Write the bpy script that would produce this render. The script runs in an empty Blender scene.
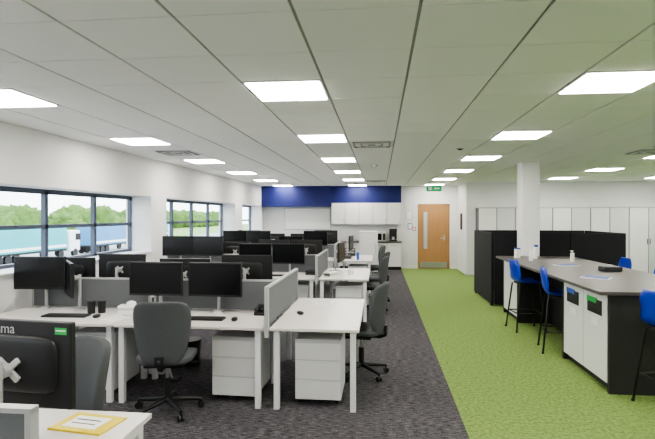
import bpy, math, random
from mathutils import Vector, Matrix, noise
random.seed(4)
scene=bpy.context.scene
scene.view_settings.view_transform='AgX'
try: scene.view_settings.look='AgX - Medium High Contrast'
except Exception: pass
scene.view_settings.exposure=1.1
COL=scene.collection
# ------------------------------------------------------------ materials
def mat(name,col,rough=.6,metal=0,emis=0,noise_amt=0,noise_scale=40,bump=0,spec=None,ecol=None):
    m=bpy.data.materials.new(name); m.use_nodes=True
    nt=m.node_tree; n=nt.nodes; l=nt.links
    bs=n['Principled BSDF']
    bs.inputs['Roughness'].default_value=rough
    bs.inputs['Metallic'].default_value=metal
    if spec is not None: bs.inputs['Specular IOR Level'].default_value=spec
    c=(*col,1)
    tc=n.new('ShaderNodeTexCoord'); nz=n.new('ShaderNodeTexNoise')
    nz.inputs['Scale'].default_value=noise_scale; nz.inputs['Detail'].default_value=3
    l.new(tc.outputs['Object'],nz.inputs['Vector'])
    mx=n.new('ShaderNodeMix'); mx.data_type='RGBA'
    a=max(noise_amt,.03)
    mx.inputs['A'].default_value=(*[v*(1-a) for v in col],1)
    mx.inputs['B'].default_value=(*[min(1,v*(1+a)) for v in col],1)
    l.new(nz.outputs['Fac'],mx.inputs['Factor']); l.new(mx.outputs['Result'],bs.inputs['Base Color'])
    if bump:
        b=n.new('ShaderNodeBump'); b.inputs['Strength'].default_value=bump; b.inputs['Distance'].default_value=.01
        l.new(nz.outputs['Fac'],b.inputs['Height']); l.new(b.outputs['Normal'],bs.inputs['Normal'])
    if emis:
        bs.inputs['Emission Color'].default_value=(*(ecol or col),1)
        bs.inputs['Emission Strength'].default_value=emis
    return m
M={}
M['wall']=mat('wall_paint',(.72,.72,.72),.8,noise_scale=6)
M['tile']=mat('ceiling_tile',(.87,.87,.865),.9,noise_amt=.05,noise_scale=150,bump=.15)
M['tbar']=mat('ceiling_tbar',(.34,.34,.35),.6)
M['trim']=mat('trim_white',(.74,.74,.74),.45)
M['desk']=mat('desk_laminate',(.68,.64,.615),.35,noise_scale=8)
M['metalw']=mat('white_metal',(.70,.70,.72),.4)
M['cab']=mat('cabinet_white',(.72,.72,.72),.4)
M['cabdoor']=mat('cupboard_door',(.60,.61,.625),.45)
M['cab2']=mat('cabinet_grey',(.55,.56,.58),.45)
M['gap']=mat('cabinet_gap',(.12,.12,.13),.6)
M['black']=mat('black_plastic',(.008,.008,.009),.45)
M['screen']=mat('monitor_screen',(.004,.004,.005),.25,spec=.3)
M['dark']=mat('dark_counter',(.018,.0165,.018),.6,noise_scale=30)
M['ctop']=mat('counter_top',(.085,.072,.070),.35,noise_scale=60,noise_amt=.1)
M['felt']=mat('black_felt',(.009,.009,.012),.95,noise_amt=.3,noise_scale=200)
M['fabric']=mat('grey_fabric',(.085,.09,.096),.95,noise_amt=.25,noise_scale=180,bump=.3,spec=.2)
M['screenfab']=mat('divider_fabric',(.15,.16,.17),.95,noise_amt=.2,noise_scale=160)
M['silver']=mat('silver_plastic',(.50,.50,.51),.4,.3)
M['navy']=mat('navy_paint',(.005,.011,.12),.6)
M['blue']=mat('blue_plastic',(.003,.032,.40),.35)
M['frame']=mat('window_frame',(.05,.065,.10),.4)
M['oak']=mat('oak_door',(.38,.20,.08),.5,noise_amt=.15,noise_scale=8)
M['paper']=mat('paper',(.82,.82,.80),.8)
M['yellow']=mat('yellow_folder',(.72,.56,.02),.5)
M['green']=mat('green_plastic',(.02,.40,.08),.5)
M['exitg']=mat('exit_green',(.01,.36,.12),.5,emis=.15)
M['labelb']=mat('label_blue',(.03,.10,.42),.5)
M['red']=mat('red_plastic',(.5,.02,.02),.5)
M['lightpanel']=mat('led_panel',(1,.97,.90),.5,emis=15,ecol=(1,.955,.87))
M['teal']=mat('teal_paint',(.05,.40,.42),.5)
M['tblue']=mat('lorry_blue',(.08,.24,.44),.5)
M['leaf']=mat('foliage',(.13,.22,.05),.9,noise_amt=.5,noise_scale=.6)
M['steel']=mat('steel',(.45,.45,.46),.3,.8)
M['glassdoor']=mat('vision_glass',(.45,.50,.52),.1)
def stretch(m,sc):
    nt=m.node_tree; mp=nt.nodes.new('ShaderNodeMapping'); mp.inputs['Scale'].default_value=sc
    tc=[x for x in nt.nodes if x.type=='TEX_COORD'][0]; nz=[x for x in nt.nodes if x.type=='TEX_NOISE'][0]
    nt.links.new(tc.outputs['Object'],mp.inputs['Vector']); nt.links.new(mp.outputs['Vector'],nz.inputs['Vector'])
stretch(M['oak'],(4,4,.3))
def carpet(name,c1,c2,c3,sx,sy,scale):
    m=bpy.data.materials.new(name); m.use_nodes=True; nt=m.node_tree;n=nt.nodes;l=nt.links
    bs=n['Principled BSDF']; bs.inputs['Roughness'].default_value=1; bs.inputs['Specular IOR Level'].default_value=.1
    tc=n.new('ShaderNodeTexCoord'); mp=n.new('ShaderNodeMapping'); mp.inputs['Scale'].default_value=(sx,sy,1)
    l.new(tc.outputs['Object'],mp.inputs['Vector'])
    a=n.new('ShaderNodeTexNoise'); a.inputs['Scale'].default_value=scale; a.inputs['Detail'].default_value=2
    l.new(mp.outputs['Vector'],a.inputs['Vector'])
    b=n.new('ShaderNodeTexNoise'); b.inputs['Scale'].default_value=90; l.new(tc.outputs['Object'],b.inputs['Vector'])
    add=n.new('ShaderNodeMath'); add.operation='MULTIPLY_ADD'; add.inputs[1].default_value=.45
    l.new(b.outputs['Fac'],add.inputs[0]); 
    s=n.new('ShaderNodeMath'); s.operation='MULTIPLY'; s.inputs[1].default_value=.55
    l.new(a.outputs['Fac'],s.inputs[0]); l.new(s.outputs[0],add.inputs[2])
    r=n.new('ShaderNodeValToRGB'); r.color_ramp.elements[0].position=.40; r.color_ramp.elements[0].color=(*c1,1)
    r.color_ramp.elements[1].position=.62; r.color_ramp.elements[1].color=(*c3,1)
    e=r.color_ramp.elements.new(.5); e.color=(*c2,1)
    l.new(add.outputs[0],r.inputs[0]); l.new(r.outputs[0],bs.inputs['Base Color'])
    bp=n.new('ShaderNodeBump'); bp.inputs['Strength'].default_value=.4; bp.inputs['Distance'].default_value=.005
    l.new(b.outputs['Fac'],bp.inputs['Height']); l.new(bp.outputs['Normal'],bs.inputs['Normal'])
    return m
M['carpet']=carpet('carpet_grey',(.036,.034,.038),(.074,.070,.077),(.155,.146,.158),1.4,6,11)
M['carpetg']=carpet('carpet_green',(.125,.195,.055),(.178,.258,.080),(.235,.325,.115),1,1,30)
def glassmat():
    m=bpy.data.materials.new('window_glass'); m.use_nodes=True; nt=m.node_tree;n=nt.nodes;l=nt.links
    n.remove(n['Principled BSDF']); o=n['Material Output']
    t=n.new('ShaderNodeBsdfTransparent'); t.inputs[0].default_value=(.93,.97,.97,1)
    g=n.new('ShaderNodeBsdfGlossy'); g.inputs['Roughness'].default_value=.02
    x=n.new('ShaderNodeMixShader'); x.inputs[0].default_value=.05
    l.new(t.outputs[0],x.inputs[1]);l.new(g.outputs[0],x.inputs[2]);l.new(x.outputs[0],o.inputs['Surface'])
    return m
M['glass']=glassmat()
M['ground']=mat('outside_ground',(.36,.36,.34),.9,noise_amt=.2,noise_scale=.4)
M['grass']=mat('outside_grass',(.22,.32,.09),.9,noise_amt=.4,noise_scale=.3)
# ------------------------------------------------------------ builder
import bmesh
class B:
    def __init__(s): s.v=[];s.f=[];s.mi=[];s.sm=[];s.mats=[];s.X=Matrix()
    def idx(s,m):
        if m not in s.mats: s.mats.append(m)
        return s.mats.index(m)
    def add(s,vs,fs,m,smooth=False):
        o=len(s.v); i=s.idx(m)
        s.v+=[s.X@Vector(p) for p in vs]
        for f in fs: s.f.append([o+k for k in f]); s.mi.append(i); s.sm.append(smooth)
    def box(s,x0,x1,y0,y1,z0,z1,m,bev=0,R=None):
        if bev:
            bm=bmesh.new(); bmesh.ops.create_cube(bm,size=1)
            for v in bm.verts: v.co=Vector((v.co.x*(x1-x0),v.co.y*(y1-y0),v.co.z*(z1-z0)))
            bmesh.ops.bevel(bm,geom=bm.edges[:],offset=bev,segments=2,affect='EDGES',profile=.5)
            vs=[v.co.copy() for v in bm.verts]; fs=[[v.index for v in f.verts] for f in bm.faces]
            bm.free(); c=Vector(((x0+x1)/2,(y0+y1)/2,(z0+z1)/2))
            vs=[(R@v if R else v)+c for v in vs]
        else:
            c=Vector(((x0+x1)/2,(y0+y1)/2,(z0+z1)/2))
            vs=[Vector((a,b,d)) for a in(x0,x1) for b in(y0,y1) for d in(z0,z1)]
            if R: vs=[R@(v-c)+c for v in vs]
            fs=[(0,1,3,2),(4,6,7,5),(0,4,5,1),(2,3,7,6),(0,2,6,4),(1,5,7,3)]
        s.add(vs,fs,m)
    def cyl(s,p0,p1,r,m,r2=None,n=14,caps=True):
        p0=Vector(p0);p1=Vector(p1); d=(p1-p0).normalized(); r2=r if r2 is None else r2
        a=d.orthogonal().normalized(); b=d.cross(a)
        vs=[];
        for p,q in((p0,r),(p1,r2)):
            for i in range(n):
                t=2*math.pi*i/n; vs.append(p+(a*math.cos(t)+b*math.sin(t))*q)
        s.add(vs,[(i,(i+1)%n,n+(i+1)%n,n+i) for i in range(n)],m,True)
        if caps: s.add(vs[:n],[list(range(n))[::-1]],m); s.add(vs[n:],[list(range(n))],m)
    def tube(s,pts,r,m,n=8,closed=False):
        pts=[Vector(p) for p in pts]; k=len(pts)
        rng=range(k if closed else k-1)
        vs=[]; up=Vector((.13,.21,.97))
        for i in range(k):
            if closed: d=(pts[(i+1)%k]-pts[i-1]).normalized()
            else: d=(pts[min(i+1,k-1)]-pts[max(i-1,0)]).normalized()
            a=d.cross(up).normalized(); b=a.cross(d)
            for j in range(n):
                t=2*math.pi*j/n; vs.append(pts[i]+(a*math.cos(t)+b*math.sin(t))*r)
        fs=[]
        for i in rng:
            i2=(i+1)%k
            for j in range(n): fs.append((i*n+j,i*n+(j+1)%n,i2*n+(j+1)%n,i2*n+j))
        if not closed: fs.append(list(range(n))[::-1]); fs.append([(k-1)*n+j for j in range(n)])
        s.add(vs,fs,m,True)
    def blob(s,c,sz,m,k=4,n=8,fn=None):
        d={};vs=[];fs=[]
        def vid(i,j,l):
            key=(i,j,l)
            if key not in d:
                p=[2*q/n-1 for q in key]; w=(sum(abs(q)**k for q in p))**(1/k)
                q=Vector((p[0]/w*sz[0]/2,p[1]/w*sz[1]/2,p[2]/w*sz[2]/2))
                if fn: q=fn(q)
                d[key]=len(vs); vs.append(q+Vector(c))
            return d[key]
        for a in range(n):
            for b in range(n):
                for e in (0,n):
                    for ax in range(3):
                        q=[]
                        for (x,y) in((a,b),(a+1,b),(a+1,b+1),(a,b+1)):
                            t=[x,y]; t.insert(ax,e); q.append(vid(*t))
                        if (e==0)!=(ax==1): q=q[::-1]
                        fs.append(q)
        s.add(vs,fs,m,True)
    def shell(s,fn,nu,nv,th,m):
        P=[[Vector(fn(u/nu*2-1,v/nv)) for u in range(nu+1)] for v in range(nv+1)]
        vs=[];
        for side in(0,1):
            for v in range(nv+1):
                for u in range(nu+1):
                    du=P[v][min(u+1,nu)]-P[v][max(u-1,0)]; dv=P[min(v+1,nv)][u]-P[max(v-1,0)][u]
                    nn=du.cross(dv); nn=nn.normalized() if nn.length>1e-9 else Vector((0,0,1))
                    vs.append(P[v][u]+nn*(th/2 if side else -th/2))
        W=nu+1;O=W*(nv+1);fs=[]
        for v in range(nv):
            for u in range(nu):
                a=v*W+u; fs.append((a,a+W,a+W+1,a+1)); fs.append((O+a,O+a+1,O+a+W+1,O+a+W))
        per=[(0,u) for u in range(nu)]+[(v,nu) for v in range(nv)]+[(nv,u) for u in range(nu,0,-1)]+[(v,0) for v in range(nv,0,-1)]
        ids=[v*W+u for v,u in per]
        for i in range(len(ids)):
            a=ids[i];b=ids[(i+1)%len(ids)]; fs.append((a,b,O+b,O+a))
        s.add(vs,fs,m,True)
    def mesh(s,name):
        me=bpy.data.meshes.new(name); me.from_pydata([tuple(v) for v in s.v],[],s.f)
        for m in s.mats: me.materials.append(M[m])
        me.polygons.foreach_set('material_index',s.mi); me.polygons.foreach_set('use_smooth',s.sm)
        me.update()
        bm=bmesh.new(); bm.from_mesh(me); bmesh.ops.recalc_face_normals(bm,faces=bm.faces[:]); bm.to_mesh(me); bm.free()
        return me
    def obj(s,name,loc=(0,0,0),rz=0): return put(s.mesh(name),name,loc,rz)
def put(me,name,loc=(0,0,0),rz=0):
    o=bpy.data.objects.new(name,me); COL.objects.link(o); o.location=loc; o.rotation_euler=(0,0,math.radians(rz)); return o
# ------------------------------------------------------------ dimensions
H=2.70; XL=-3.9; XR=9.0; YB=-3.0; YF=16.6
b=B(); b.box(XL-.45,.69,YB,YF+.1,-.1,0,'carpet'); b.box(.69,XR,YB,YF+.1,-.1,0,'carpetg'); b.obj('floor')
# ceiling
GX=.187; GY=4.17
lights=[]
for cx in (-3.413,-1.013,1.387,4.387,6.787):
    for k in range(-2,6):
        y=3.57+2.4*k
        if cx>2 and y>14: continue
        lights.append((cx,y))
diff=[(-.413,6.57),(3.787,7.77),(-3.413,6.57+.6),(-.413,13.77)]
skip={(round(x,2),round(y,2)) for x,y in lights+diff}
b=B()
b.box(XL-.45,XR+.2,YB-.1,YF+.1,H+.010,H+.12,'tbar')
ix0=math.floor((XL-GX)/.6); ix1=math.ceil((XR-GX)/.6)
iy0=math.floor((YB-GY)/.6); iy1=math.ceil((YF-GY)/.6)
for i in range(ix0,ix1):
    for j in range(iy0,iy1):
        x=GX+.6*i; y=GY+.6*j
        if (round(x,2),round(y,2)) in skip: continue
        x0=max(x+.009,XL);x1=min(x+.591,XR);y0=max(y+.003,YB);y1=min(y+.597,YF)
        if x1-x0<.02 or y1-y0<.02: continue
        b.box(x0,x1,y0,y1,H,H+.0105,'tile')
ceil=b.obj('ceiling')
b=B(); b.box(.012,.588,.008,.592,-.006,.010,'metalw'); b.box(.028,.572,.024,.576,-.012,-.003,'lightpanel'); lm=b.mesh('ceiling_light_panel')
for x,y in lights: put(lm,'ceiling_light_panel',(x,y,H))
b=B(); b.box(.012,.588,.008,.592,0,.010,'trim')
for k in range(5):
    a=.05+.05*k
    for (p,q,r,t) in((a,.6-a,a,a+.018),(a,.6-a,.6-a-.018,.6-a),(a,a+.018,a,.6-a),(.6-a-.018,.6-a,a,.6-a)):
        b.box(p,q,r,t,-.014,0.001,'tbar' if k%2==0 else 'trim')
dm=b.mesh('air_diffuser')
for x,y in diff: put(dm,'air_diffuser',(x,y,H))
b=B(); b.cyl((0,0,0),(0,0,-.02),.055,'trim'); b.cyl((0,0,-.02),(0,0,-.05),.045,'trim',.025)
sm=b.mesh('smoke_detector'); put(sm,'smoke_detector',(1.78,3.33,H)); put(sm,'smoke_detector',(-.1,9.6,H))
b=B(); b.cyl((0,0,0),(0,0,-.012),.055,'silver'); b.blob((0,0,-.014),(.07,.07,.03),'dark',2); b.obj('motion_sensor',(1.15,7.4,H))
# walls
def winwall(name,xin,xout,s):
    b=B(); lo,hi=1.1,2.06
    xa,xb=min(xin,xout),max(xin,xout)
    ops=[(-1.8,2.6),(3.2+.6,8.2),(8.82,13.2),(13.9,16.2)] if s<0 else [(-1.8,2.6),(3.8,8.2),(8.82,13.2)]
    b.box(xa,xb,YB,YF,0,lo,'wall'); b.box(xa,xb,YB,YF,hi,H+.01,'wall')
    y=YB
    for a,c in ops+[(YF,YF)]:
        b.box(xa,xb,y,a,lo,hi,'wall'); y=c
    b.obj(name)
    for k,(a,c) in enumerate(ops):
        w=B(); g=xout-s*0.07
        n=max(2,round((c-a)/1.1))
        x0,x1=sorted((g-.03,g+.03))
        w.box(x0,x1,a,c,lo,lo+.06,'frame');w.box(x0,x1,a,c,hi-.06,hi,'frame');w.box(x0,x1,a,c,1.56,1.61,'frame')
        for i in range(n+1):
            yy=a+(c-a)*i/n; w.box(x0,x1,max(a,yy-.03),min(c,yy+.03),lo,hi,'frame')
        w.add([(g,a,lo),(g,c,lo),(g,c,hi),(g,a,hi)],[(0,1,2,3)],'glass')
        w.box(*sorted((xin-s*.03,g)),a+.001,c-.001,lo,lo+.02,'trim')
        w.obj('window_%d'%(k+1 if s<0 else k+5))  # on the right wall these windows are unseen, added for daylight
winwall('wall_left',XL,XL-.45,-1)
winwall('wall_right',XR,XR+.45,1)  # out of view; its window openings are added to let in more light
b=B(); b.box(XL-.45,1.225,YF,YF+.2,0,H+.01,'wall'); b.box(2.255,2.5,YF,YF+.2,0,H+.01,'wall'); b.box(1.225,2.255,YF,YF+.2,2.115,H+.01,'wall'); b.obj('wall_back')
b=B(); b.box(2.5,2.65,14.9,YF+.2,0,H+.01,'wall'); b.box(2.65,XR,14.9,15.05,0,H+.01,'wall'); b.obj('wall_corner')
b=B(); b.box(XL-.45,XR+.45,YB-.2,YB,0,H+.01,'wall'); b.obj('wall_front')
b=B(); b.box(XL,XL+.015,YB,YF,0,.1,'trim'); b.obj('baseboard_left')
b=B(); b.box(.70,1.22,YF-.015,YF,0,.1,'trim'); b.box(2.26,2.5,YF-.015,YF,0,.1,'trim'); b.obj('baseboard_back')
b=B(); b.box(2.485,2.5,14.9,YF-.016,0,.1,'trim'); b.box(2.485,2.72,14.885,14.9,0,.1,'trim'); b.obj('baseboard_corner')
# column
b=B(); b.box(-.155,.155,-.16,.16,0,H,'wall',.006); b.box(-.17,.17,-.17,.17,0,.1,'trim'); b.obj('structural_column',(2.70,9.50,0))
# door
b=B(); d=YF+.05
b.box(1.29,2.19,d-.045,d+.12,.005,2.05,'oak')
b.box(1.23,1.29,d-.06,d+.14,0,2.11,'oak');b.box(2.19,2.25,d-.06,d+.14,0,2.11,'oak');b.box(1.23,2.25,d-.06,d+.14,2.05,2.11,'oak')
b.box(1.42,1.54,d-.05,d-.04,.65,1.85,'glassdoor')
for q in((1.40,1.42),(1.54,1.56)): b.box(*q,d-.055,d-.04,.63,1.87,'oak')
b.cyl((2.08,d-.05,1.0),(2.08,d-.10,1.0),.012,'steel'); b.cyl((2.08,d-.10,1.0),(1.96,d-.10,1.0),.012,'steel'); b.box(2.05,2.11,d-.05,d-.042,.93,1.1,'steel')
b.box(1.31,2.17,d-.05,d-.044,.03,.22,'steel')
b.obj('door_1')
# exit sign
b=B(); b.box(-.22,.22,-.02,.02,-.09,.09,'exitg',.008); b.box(-.16,-.06,-.024,-.019,-.05,.05,'paper'); b.box(0,.16,-.024,-.019,-.02,.02,'paper')
b.cyl((-.15,0,.09),(-.15,0,.16),.006,'steel'); b.cyl((.15,0,.09),(.15,0,.16),.006,'steel'); b.obj('exit_sign',(1.58,15.0,H-.165))
def poster(name,x,z,w,h,m,yy=YF):
    b=B(); b.box(x-w/2,x+w/2,yy-.012,yy-.002,z-h/2,z+h/2,m); b.box(x-w/2+.02,x+w/2-.02,yy-.014,yy-.011,z-h/2+.02,z+h/2-.02,'paper'); b.obj(name)
poster('wall_notice',.95,1.75,.21,.30,'silver'); poster('wall_notice',.98,1.38,.15,.2,'labelb'); poster('wall_notice',1.12,1.3,.1,.12,'red')
b=B(); b.box(2.484,2.498,15.6,15.95,1.3,1.8,'dark'); b.obj('wall_sign')
# navy features
b=B(); b.box(XL,-1.6,16.2,YF,2.03,H,'navy'); b.obj('navy_bulkhead')
b=B(); b.box(-1.6,.68,16.3,YF,2.15,H,'navy'); b.obj('navy_cabinet_panel')
b=B(); b.box(-3.2,-1.62,YF-.03,YF-.005,1.25,2.0,'silver',.006); b.box(-3.17,-1.65,YF-.034,YF-.028,1.28,1.97,'paper'); b.obj('whiteboard')
# kitchen
b=B(); b.box(-1.58,.67,16.28,YF-.002,1.45,2.148,'gap')
n=5
for i in range(n):
    x0=-1.58+2.25*i/n; b.box(x0+.005,x0+2.25/n-.005,16.258,16.28,1.455,2.145,'cab',.002); b.box(x0+.40,x0+.412,16.24,16.258,1.5,1.62,'steel')
b.obj('kitchen_wall_cabinets')
b=B(); b.box(-1.55,.67,16.05,YF-.002,.1,.87,'gap'); b.box(-1.55,.67,16.10,YF-.002,0,.1,'dark'); b.box(-1.57,.69,16.0,YF-.002,.87,.91,'ctop')
for i in range(n):
    x0=-1.55+2.22*i/n; b.box(x0+.005,x0+2.22/n-.005,16.03,16.05,.11,.86,'cab',.002); b.box(x0+.12,x0+.3,16.01,16.03,.78,.795,'steel')
b.obj('kitchen_base_cabinets')
b=B(); b.box(-.25,.25,-.2,.2,0,.29,'silver',.01); b.box(-.22,.10,-.206,-.198,.04,.25,'screen'); b.box(.14,.22,-.206,-.198,.04,.25,'black'); b.obj('microwave',(-.05,16.3,.91))
b=B(); b.box(-.12,.12,-.18,.18,0,.05,'black',.01); b.box(-.12,.12,.02,.18,.05,.36,'black',.01); b.box(-.12,.12,-.16,.18,.30,.40,'black',.01); b.cyl((0,-.07,.05),(0,-.07,.14),.04,'silver'); b.obj('coffee_machine',(.42,16.3,.91))
b=B(); b.cyl((0,0,0),(0,0,.2),.08,'steel',.055); b.cyl((0,0,.2),(0,0,.22),.05,'black'); b.tube([(.06,0,.19),(.13,0,.17),(.13,0,.06),(.08,0,.03)],.01,'black'); b.obj('kettle',(-.55,16.3,.91))
b=B(); b.box(-.28,.28,-.28,.28,.02,1.25,'cab',.01); b.box(-.281,.281,-.3,-.28,.02,.5,'cab',.004); b.box(-.281,.281,-.3,-.28,.51,1.25,'cab',.004); b.box(.2,.22,-.32,-.3,.6,.9,'steel'); b.box(-.26,.26,-.26,.26,0,.02,'black'); b.obj('refrigerator',(-.35,15.55,0))
# cupboards
cb=B(); cb.box(0,1.0,-.42,0,.04,1.95,'gap'); cb.box(.02,.98,-.40,-.02,0,.04,'dark'); cb.box(-.0,1.0,-.445,0,1.95,1.98,'cab2')
for i in (0,1): cb.box(.011+.5*i,.489+.5*i,-.438,-.42,.05,1.94,'cabdoor' if i else 'cab' ,.002)
cb.box(.455,.475,-.452,-.438,.95,1.1,'gap'); cb.box(.525,.545,-.452,-.438,.95,1.1,'gap')
cm=cb.mesh('storage_cupboard')
for i in range(6): put(cm,'storage_cupboard',(2.76+1.004*i,14.89,0))
# black acoustic screens booth
b=B()
def panel(x0,x1,y0,y1,z1): b.box(x0,x1,y0,y1,.03,z1,'felt',.008)
panel(2.12,2.17,9.85,11.6,1.40); panel(2.17,2.55,9.80,9.85,1.40); panel(2.55,3.55,9.80,9.85,1.40); panel(3.56,4.5,9.80,9.85,1.40); panel(4.5,4.55,9.82,11.6,1.40); panel(2.17,4.5,11.6,11.65,1.40)
for x,y in((2.145,9.9),(2.145,11.5),(3.55,9.825),(4.52,11.5),(4.52,9.85),(3.3,11.62)): b.box(x-.03,x+.03,y-.03,y+.03,0,.03,'black')
b.obj('acoustic_screen_booth')
# counter
b=B()
zt=.965
b.box(2.08,3.40,5.0,9.3,zt,zt+.035,'ctop',.006)
b.box(2.20,3.3,5.07,5.11,.0,zt,'dark'); b.box(2.22,2.72,5.11,6.28,.08,zt,'gap'); b.box(2.26,2.72,5.11,6.28,0,.08,'dark')
for y0,y1 in((5.125,5.69),(5.705,6.27)):
    b.box(2.20,2.22,y0,y1,.09,zt-.02,'cab',.003)
    yc=(y0+y1)/2
    b.box(2.194,2.201,yc-.17,yc+.17,.72,.87,'black'); b.box(2.190,2.196,yc-.15,yc+.15,.80,.86,'dark')
    b.box(2.188,2.197,yc-.06,yc+.17,.83,.885,'labelb' if y0>5.5 else 'green')
    b.box(2.196,2.201,yc-.1,yc+.08,.60,.68,'paper')
b.box(2.20,3.3,6.28,6.32,0,zt,'dark')
b.box(2.22,2.72,8.35,9.2,.08,zt,'gap'); b.box(2.26,2.72,8.35,9.2,0,.08,'dark')
for y0,y1 in((8.36,8.77),(8.78,9.19)): b.box(2.20,2.22,y0,y1,.09,zt-.02,'cab',.003)
b.box(2.20,3.3,9.2,9.24,0,zt,'dark'); b.box(2.20,2.72,8.31,8.35,0,zt,'dark'); b.box(2.70,2.74,6.32,8.31,0,zt,'dark')
b.obj('recycling_island_counter')
Zc=1.0
b=B(); b.cyl((0,0,0),(0,0,.16),.035,'paper',.035); b.cyl((0,0,.16),(0,0,.2),.03,'paper',.012); b.box(-.015,.045,-.012,.012,.2,.235,'blue'); b.obj('spray_bottle',(2.6,8.75,Zc))
b=B(); b.cyl((0,0,0),(0,0,.15),.05,'paper'); b.cyl((0,0,.15),(0,0,.17),.052,'labelb'); b.obj('wipes_tub',(2.35,8.9,Zc))
b=B(); b.cyl((0,0,0),(0,0,.14),.03,'paper'); b.cyl((0,0,.14),(0,0,.17),.008,'paper'); b.box(-.03,.012,-.008,.008,.165,.178,'paper'); sb=b.mesh('sanitiser_bottle'); put(sb,'sanitiser_bottle',(2.42,8.35,Zc)); put(sb,'sanitiser_bottle',(3.0,8.2,Zc))
b=B(); b.box(-.15,.15,-.105,.105,0,.008,'paper'); b.box(-.13,.13,-.09,.09,.008,.012,'labelb'); mg=b.mesh('magazine'); put(mg,'magazine',(2.7,7.6,Zc),20); put(mg,'magazine',(2.5,6.1,Zc),-35)
b=B(); b.box(-.12,.12,-.08,.08,0,.06,'black',.01); b.cyl((0,0,.06),(0,0,.08),.03,'silver'); b.obj('card_reader',(3.0,6.9,Zc),10)
# bar stool
b=B()
prof=[(.20,-.03),(.17,0),(.05,-.012),(-.08,-.012),(-.155,.01),(-.19,.07),(-.205,.16),(-.22,.25),(-.225,.33)]
def pf(t):
    x=t*(len(prof)-1); i=min(int(x),len(prof)-2); f=x-i
    return (prof[i][0]*(1-f)+prof[i+1][0]*f, prof[i][1]*(1-f)+prof[i+1][1]*f)
def stf(u,t):
    y,z=pf(t); w=.205
    if t>.8: w*=1-.35*((t-.8)/.2)**2
    if t<.12: w*=1-.15*(1-t/.12)**2
    k=max(0,min(1,(t-.5)/.2))
    return (u*w, y+.05*abs(u)**2.5*k, .73+z+.03*abs(u)**3*(1-k))
b.shell(stf,12,24,.012,'blue')
for sx in(-1,1):
    for sy in(-1,1):
        b.tube([(sx*.12,sy*.12,.715),(sx*.15,sy*.15,.69),(sx*.22,sy*.22,.01)],.012,'dark')
        b.cyl((sx*.221,sy*.221,0),(sx*.22,sy*.22,.02),.016,'black')
b.box(-.13,.13,-.13,.13,.69,.716,'dark',.004)
zz=.27; r=.187
b.tube([(r,r,zz),(-r,r,zz),(-r,-r,zz),(r,-r,zz)],.010,'dark',closed=True)
stm=b.mesh('bar_stool')
for x,y,rz in((2.20,7.85,-84),(2.28,6.66,-100),(2.60,4.74,-80),(3.66,8.3,90),(3.66,7.2,95),(3.66,6.1,85)):
    put(stm,'bar_stool',(x,y,0),rz)
# ------------------------------------------------------------ office chair
def chair():
    b=B()
    b.blob((0,.02,.485),(.48,.47,.085),'fabric',4,10,lambda q:Vector((q.x,q.y,q.z-(.03*max(0,q.y/.23)**3)+.012*(q.x/.24)**2)))
    b.box(-.17,.17,-.14,.16,.42,.448,'black',.01)
    def bk(q):
        t=(q.z+.27)/.54
        w=.78+.30*math.sin(min(1,t*1.15)*math.pi*.55)
        x=q.x*w
        return Vector((x, q.y+.07*(x/.23)**2-.06*(t-.3)+.02*math.sin(t*math.pi), q.z))
    b.blob((0,-.235,.74),(.445,.075,.54),'fabric',5,12,bk)
    b.tube([(0,-.05,.435),(0,-.20,.425),(0,-.262,.45),(0,-.272,.53)],.020,'black',8)
    b.box(-.04,.04,-.285,-.262,.48,.56,'black',.006)
    b.cyl((0,0,.10),(0,0,.30),.028,'black'); b.cyl((0,0,.28),(0,0,.425),.016,'steel')
    b.tube([(.12,.02,.43),(.26,.02,.43)],.007,'black')
    for k in range(5):
        a=2*math.pi*k/5+.3; c,s_=math.cos(a),math.sin(a)
        b.cyl((c*.02,s_*.02,.115),(c*.29,s_*.29,.08),.026,'black',.015,8)
        b.cyl((c*.29,s_*.29,.09),(c*.29,s_*.29,.05),.009,'black')
        for e in(-.014,.014):
            p=Vector((c*.29-s_*e,s_*.29+c*e,.027)); q=Vector((-s_,c,0))
            b.cyl(p-q*.009,p+q*.009,.027,'black',n=12)
    return b.mesh('office_chair')
chm=chair()
chairs=[(-1.86,4.22,10),(-.20,5.42,78),(-1.78,2.52,150),(-1.7,6.35,175),(-3.1,6.3,190),(-.14,8.92,85),(-.16,12.1,95),
        (-2.0,7.42,5),(-3.2,7.45,-10),(-1.6,9.95,180),(-2.9,10.55,0),(-1.7,10.65,10),(-2.4,13.2,185),(-.1,10.0,75)]
for x,y,r in chairs: put(chm,'office_chair',(x,y,0),r)
# ------------------------------------------------------------ monitor on arm
def monitor(zc,name='computer_monitor'):
    b=B()
    w,h=.565,.345; y=-.10
    b.box(-w/2,w/2,y-.02,y+.012,zc-h/2,zc+h/2,'black',.004)
    b.box(-w/2+.012,w/2-.012,y-.0215,y-.019,zc-h/2+.02,zc+h/2-.012,'screen')
    b.blob((0,y+.015,zc-.01),(.36,.04,.22),'black',5,6)
    for s_ in(-1,1):
        b.box(-.05,.05,y+.034,y+.042,zc-.010,zc+.010,'silver',0,Matrix.Rotation(s_*math.radians(45),3,'Y'))
    b.cyl((0,y+.03,zc),(0,y+.06,zc),.028,'silver')
    b.cyl((0,y+.06,zc),(0,0,zc),.02,'silver')
    b.cyl((0,0,.0),(0,0,zc+.03),.017,'silver')
    b.box(-.045,.045,-.05,.05,0,.018,'silver',.003)
    return b.mesh(name)
mlo=monitor(.345); mhi=monitor(.47); mmid=monitor(.39)
def mon(x,y,rz=0,me=None,z=.73): put(me or mlo,'computer_monitor',(x,y,z),rz)
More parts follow.
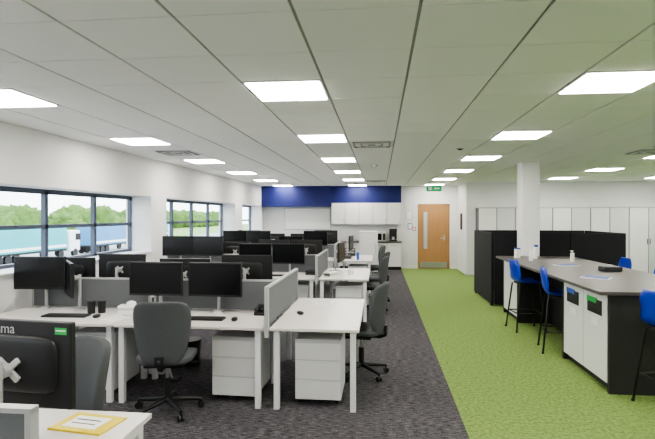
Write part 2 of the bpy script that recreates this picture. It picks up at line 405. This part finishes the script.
def desk(x0,x1,y0,y1):
    b=B(); X=x1-x0; Y=y1-y0
    b.box(0,X,0,Y,.705,.73,'desk',.002)
    for x in(.03,X-.08):
        b.box(x,x+.05,.03,Y-.03,.655,.705,'metalw')
        for y in(.03,Y-.08): b.box(x,x+.05,y,y+.05,0,.655,'metalw',.002)
    b.box(.08,X-.08,Y/2-.02,Y/2+.02,.66,.70,'metalw')
    return b.obj('office_desk',(x0,y0,0))
def divider(x0,x1,y0,y1,z0=.74,z1=1.04):
    b=B()
    b.box(x0,x1,y0,y1,z0,z1,'screenfab',.004)
    b.box(x0-.003,x1+.003,y0-.003,y1+.003,z1-.005,z1+.012,'silver')
    if x1-x0>y1-y0:
        for x in(x0,x1-.015): b.box(x-.003,x+.018,y0-.004,y1+.004,z0-.10,z1,'silver')
    else:
        for y in(y0,y1-.015): b.box(x0-.004,x1+.004,y-.003,y+.018,z0-.10,z1,'silver')
    b.obj('desk_divider_screen')
ped=B(); ped.box(-.21,.21,-.26,.28,.05,.60,'metalw',.004)
for k,(z0,z1) in enumerate(((.055,.225),(.235,.405),(.415,.565))): ped.box(-.205,.205,-.275,-.262,z0,z1,'cab',.003); 
ped.box(-.207,.207,-.264,-.255,.052,.598,'cab2')
for x in(-.17,.17):
    for y in(-.2,.22): ped.cyl((x-.012,y,.025),(x+.012,y,.025),.025,'black'); ped.box(x-.01,x+.01,y-.01,y+.01,.03,.055,'black')
pm=ped.mesh('drawer_pedestal')
kb=B(); kb.box(-.22,.22,-.065,.065,0,.016,'black',.004)
for r in range(5):
    for c in range(14): kb.box(-.208+c*.03,-.208+c*.03+.025,-.058+r*.0235,-.058+r*.0235+.019,.016,.021,'dark')
km=kb.mesh('keyboard')
b=B(); b.blob((0,0,.015),(.06,.105,.034),'black',2.5,6,lambda q:Vector((q.x,q.y,max(q.z,-.015)))); mm=b.mesh('computer_mouse')
b=B(); b.box(-.105,.105,-.1485,.1485,0,.004,'paper'); b.box(-.08,.05,.09,.11,.004,.0045,'gap')
for k in range(6): b.box(-.08,.08,.05-k*.03,.055-k*.03,.004,.0045,'silver')
pp=b.mesh('paper_sheet')
b=B(); b.cyl((0,0,0),(0,0,.11),.036,'black',.04); b.cyl((0,0,.11),(0,0,.125),.042,'black'); cup=b.mesh('travel_cup')
b=B(); b.box(-.09,.09,-.09,.09,0,.03,'black',.006); b.box(-.08,.08,-.02,.08,.03,.07,'black',.006,Matrix.Rotation(.4,3,'X')); b.box(-.085,-.04,-.085,.09,.04,.075,'black',.008); phm=b.mesh('desk_phone')
b=B(); b.box(-.12,.12,-.06,.06,0,.07,'paper',.003); b.box(-.12,.12,-.062,.062,.02,.05,'cab2'); b.blob((0,0,.085),(.1,.03,.06),'paper',2,6); tis=b.mesh('tissue_box')
b=B()
for k in range(3):
    z=.005+.07*k; b.box(-.13,.13,-.17,.17,z,z+.006,'black')
    b.box(-.13,-.125,-.17,.17,z,z+.035,'black');b.box(.125,.13,-.17,.17,z,z+.035,'black');b.box(-.13,.13,.165,.17,z,z+.035,'black')
    b.box(-.105,.105,-.15,.15,z+.006,z+.018,'paper')
for x in(-.128,.128):
    for y in(-.16,.16): b.cyl((x,y,0),(x,y,.18),.005,'black',n=6)
tray=b.mesh('document_tray')
b=B(); b.cyl((0,0,0),(0,0,.17),.032,'labelb'); b.cyl((0,0,.17),(0,0,.2),.018,'paper'); btl=b.mesh('water_bottle')
b=B(); b.cyl((0,0,0),(0,0,.09),.04,'paper',.042); b.tube([(.04,0,.07),(.065,0,.06),(.065,0,.03),(.04,0,.02)],.006,'paper'); mug=b.mesh('coffee_mug')
def pod(y0):
    y1=y0+.78; y2=y0+.84; y3=y0+1.63
    for a,c in((-3.82,-2.43),(-2.42,-1.03)):
        desk(a,c,y0,y1); desk(a,c,y2,y3)
        divider(a+.02,c-.02,y1+.012,y1+.042)
    desk(-.97,-.18,y0,y3)
    divider(-1.014,-.984,y0+.01,y3-.01,z1=1.08)
pod(4.33); pod(7.82); pod(11.05)
for x,y,r,m_ in((-2.29,5.03,0,mlo),(-1.66,5.03,-3,mlo),(-3.57,5.03,2,mmid),(-3.14,4.95,-50,mlo),
          (-1.45,5.25,180,mmid),(-2.9,5.26,176,mmid),(-3.5,5.26,182,mlo),(-2.15,5.26,184,mlo)): mon(x,y,r,m_)
put(pm,'drawer_pedestal',(-1.34,4.78,0),-2); put(pm,'drawer_pedestal',(-.56,4.76,0),0); put(pm,'drawer_pedestal',(-2.75,4.80,0),3)
put(pm,'drawer_pedestal',(-1.36,8.3,0)); put(pm,'drawer_pedestal',(-.5,8.25,0)); put(pm,'drawer_pedestal',(-.5,11.4,0)); put(pm,'drawer_pedestal',(-2.75,8.3,0))
for y0 in(4.33,7.82,11.05):
    for x in(-1.72,-3.1):
        put(km,'keyboard',(x+.02,y0+.3,.73),3); put(mm,'computer_mouse',(x+.35,y0+.28,.73),8)
        put(km,'keyboard',(x-.1,y0+1.35,.73),178); put(mm,'computer_mouse',(x-.45,y0+1.35,.73),180)
put(cup,'travel_cup',(-2.92,4.80,.73)); put(cup,'travel_cup',(-2.55,8.3,.73)); put(cup,'travel_cup',(-2.83,4.84,.73))
put(pp,'paper_sheet',(-2.18,4.55,.73),15); put(pp,'paper_sheet',(-2.52,4.62,.73),-20); put(pp,'paper_sheet',(-.62,5.6,.73),5)
put(pp,'paper_sheet',(-.55,8.8,.73),10); put(phm,'desk_phone',(-1.16,4.95,.73),0)
put(mm,'computer_mouse',(-.80,4.98,.73),30); put(phm,'desk_phone',(-1.16,8.4,.73),0)
put(tis,'tissue_box',(-2.56,4.93,.73),10); put(tis,'tissue_box',(-.8,8.2,.73),60)
put(tray,'document_tray',(-2.75,12.3,.73)); put(tray,'document_tray',(-.75,12.48,.73),4)
put(btl,'water_bottle',(-2.7,5.6,.73)); put(btl,'water_bottle',(-1.2,9.2,.73)); put(mug,'coffee_mug',(-1.5,5.72,.73)); put(mug,'coffee_mug',(-.5,8.4,.73)); put(mug,'coffee_mug',(-2.35,11.55,.73))
put(btl,'water_bottle',(-.5,11.3,.73)); put(phm,'desk_phone',(-2.6,5.40,.73),180)
put(mug,'coffee_mug',(-1.98,4.85,.73),40); put(phm,'desk_phone',(-.75,11.6,.73)); put(pp,'paper_sheet',(-.45,11.75,.73),-12)
for x,y,r,m_ in((-3.5,8.5,4,mhi),(-2.96,8.5,-4,mhi),(-2.14,8.52,3,mlo),(-1.55,8.52,-3,mlo),
          (-3.2,8.74,180,mlo),(-2.6,8.74,183,mlo),(-1.9,8.74,178,mmid),(-1.3,8.74,184,mmid)): mon(x,y,r,m_)
for x,y,r,m_ in((-3.45,11.74,4,mhi),(-2.85,11.74,-4,mhi),(-2.1,11.74,3,mlo),(-1.5,11.74,-3,mhi),
          (-3.2,11.97,180,mhi),(-2.6,11.97,183,mmid),(-1.9,11.97,178,mmid),(-1.3,11.97,184,mhi)): mon(x,y,r,m_)
mon(-.80,12.1,84,mlo); mon(-.80,9.0,84,mlo)
b=B(); b.box(-.6,.6,-.22,.22,.03,1.1,'cab2'); b.box(-.62,.62,-.24,.24,1.1,1.13,'desk',.003); b.box(-.58,.58,-.2,.2,0,.03,'dark')
b.box(-.598,-.004,-.236,-.22,.04,1.09,'cab',.002); b.box(.004,.598,-.236,-.22,.04,1.09,'cab',.002); b.box(-.05,-.035,-.25,-.236,.5,.65,'steel'); b.box(.035,.05,-.25,-.236,.5,.65,'steel')
sc=b.mesh('low_storage_cabinet'); put(sc,'low_storage_cabinet',(-1.9,14.6,0)); put(sc,'low_storage_cabinet',(-3.15,14.6,0))
# foreground desk group
desk(-2.55,-1.14,1.60,2.40)
divider(-2.5,-1.16,1.55,1.585,z1=1.065)
fm=B()
zc=.37;w,h=.56,.36
fm.box(-w/2,w/2,-.012,.02,zc-h/2,zc+h/2,'black',.006)
fm.blob((0,-.005,zc),(.44,.05,.24),'black',6,8)
fm.box(-w/2+.012,w/2-.012,.019,.0215,zc-h/2+.02,zc+h/2-.012,'screen')
for s_ in(-1,1): fm.box(-.065,.065,-.046,-.030,zc-.035,zc-.008,'silver',.003,Matrix.Rotation(s_*math.radians(40),3,'Y'))
fm.cyl((0,-.045,zc-.02),(0,-.08,zc-.02),.03,'silver'); fm.cyl((0,-.09,0),(0,-.09,zc+.02),.019,'silver'); fm.box(-.05,.05,-.14,-.03,0,.018,'silver',.004)
fm.box(w/2-.075,w/2-.02,-.0135,-.0115,zc+h/2-.05,zc+h/2-.022,'green'); fm.box(w/2-.07,w/2-.025,-.0142,-.013,zc+h/2-.036,zc+h/2-.032,'paper')
mo=fm.obj('computer_monitor',(-1.54,1.97,.73),-6)
t=bpy.data.curves.new('logo','FONT'); t.body='iiyama'; t.size=.06; t.align_x='RIGHT'; t.extrude=.0005; t.materials.append(M['silver'])
to=bpy.data.objects.new('logo_text',t); COL.objects.link(to); to.parent=mo; to.location=(.01,-.0135,zc+h/2-.055); to.rotation_euler=(math.pi/2,0,0)
b=B(); b.box(-.14,.14,-.10,.10,0,.006,'yellow'); b.box(-.10,.08,-.06,.065,.006,.008,'paper'); b.box(-.08,.05,.02,.03,.008,.0085,'dark'); b.box(-.08,.05,-.02,-.012,.008,.0085,'dark'); b.box(-.14,.14,-.10,-.085,.006,.010,'yellow'); b.obj('yellow_folder',(-1.38,2.24,.73),-8)
b=B(); b.tube([(0,0,.7),(.02,0,.55),(-.03,.02,.35),(.02,0,.15),(.05,.03,.01)],.012,'cab2'); b.box(-.02,.12,-.03,.1,0,.03,'black',.005); cab=b.mesh('desk_cable_riser')
put(cab,'desk_cable_riser',(-2.2,4.98,0))
b=B(); b.cyl((0,0,0),(0,0,.28),.11,'black',.13); b.cyl((0,0,.28),(0,0,.29),.135,'black'); b.obj('waste_bin',(-2.2,5.6,0))
# ------------------------------------------------------------ outside
b=B(); b.box(-48,-4.6,-60,260,-3.3,-3.2,'ground'); b.box(9.6,120,-60,260,-3.3,-3.2,'ground'); b.box(-260,-48,-60,300,-3.3,-3.19,'grass'); b.obj('outside_ground')
b=B()
for i in range(260):
    y=0+i*1.1+random.uniform(-1,1); x=-80-random.uniform(0,16); hgt=random.uniform(4.6,8.2)
    sd=random.uniform(0,50)
    b.blob((x,y,-3.2+hgt/2-.5),(random.uniform(5,9),random.uniform(3,7),hgt),'leaf',2.2,10,lambda q,sd=sd:q*(1+.25*noise.noise(q*.5+Vector((sd,0,0)))+.3*noise.noise(q*1.6+Vector((sd,3,0)))))
b.obj('tree_line')
def lorry(x,y,m,name='lorry'):
    b=B(); b.box(-1.25,1.25,-6,5.5,1.1,3.9,m,.05); b.box(-1.27,1.27,-5.9,5.4,1.3,1.6,'paper'); b.box(-1.2,1.2,-6,5.5,.9,1.1,'dark')
    b.box(-1.2,1.2,6,8.2,.7,3.2,'paper',.15); b.box(-1.22,1.22,7.2,8.22,2.0,2.8,'screen')
    for yy in(-5,-3.8,-2.6,4.5,7.2):
        for s_ in(-1,1): b.cyl((s_*.9,yy,.5),(s_*1.2,yy,.5),.5,'black')
    b.obj(name,(x,y,-3.2))
lorry(-38,50,'teal'); lorry(-38,67,'tblue'); lorry(-44,92,'teal'); lorry(-38,33,'teal')
# ------------------------------------------------------------ world
w=bpy.data.worlds.new('World'); scene.world=w; w.use_nodes=True; n=w.node_tree.nodes; l=w.node_tree.links
bg=n['Background']
tc=n.new('ShaderNodeTexCoord'); sp=n.new('ShaderNodeSeparateXYZ'); cr=n.new('ShaderNodeValToRGB')
l.new(tc.outputs['Generated'],sp.inputs[0]); l.new(sp.outputs['Z'],cr.inputs[0]); l.new(cr.outputs[0],bg.inputs[0])
cr.color_ramp.elements[0].color=(.97,1.0,1.03,1); cr.color_ramp.elements[1].color=(.75,.9,1.1,1)
bg.inputs['Strength'].default_value=2.6
# camera
cd=bpy.data.cameras.new('camera'); cd.sensor_width=36; cd.lens=500/655*36; cd.clip_end=1000
co=bpy.data.objects.new('camera',cd); COL.objects.link(co); co.location=(0,0,1.72)
co.rotation_euler=(math.radians(90-.4),0,math.radians(6.0)); scene.camera=co
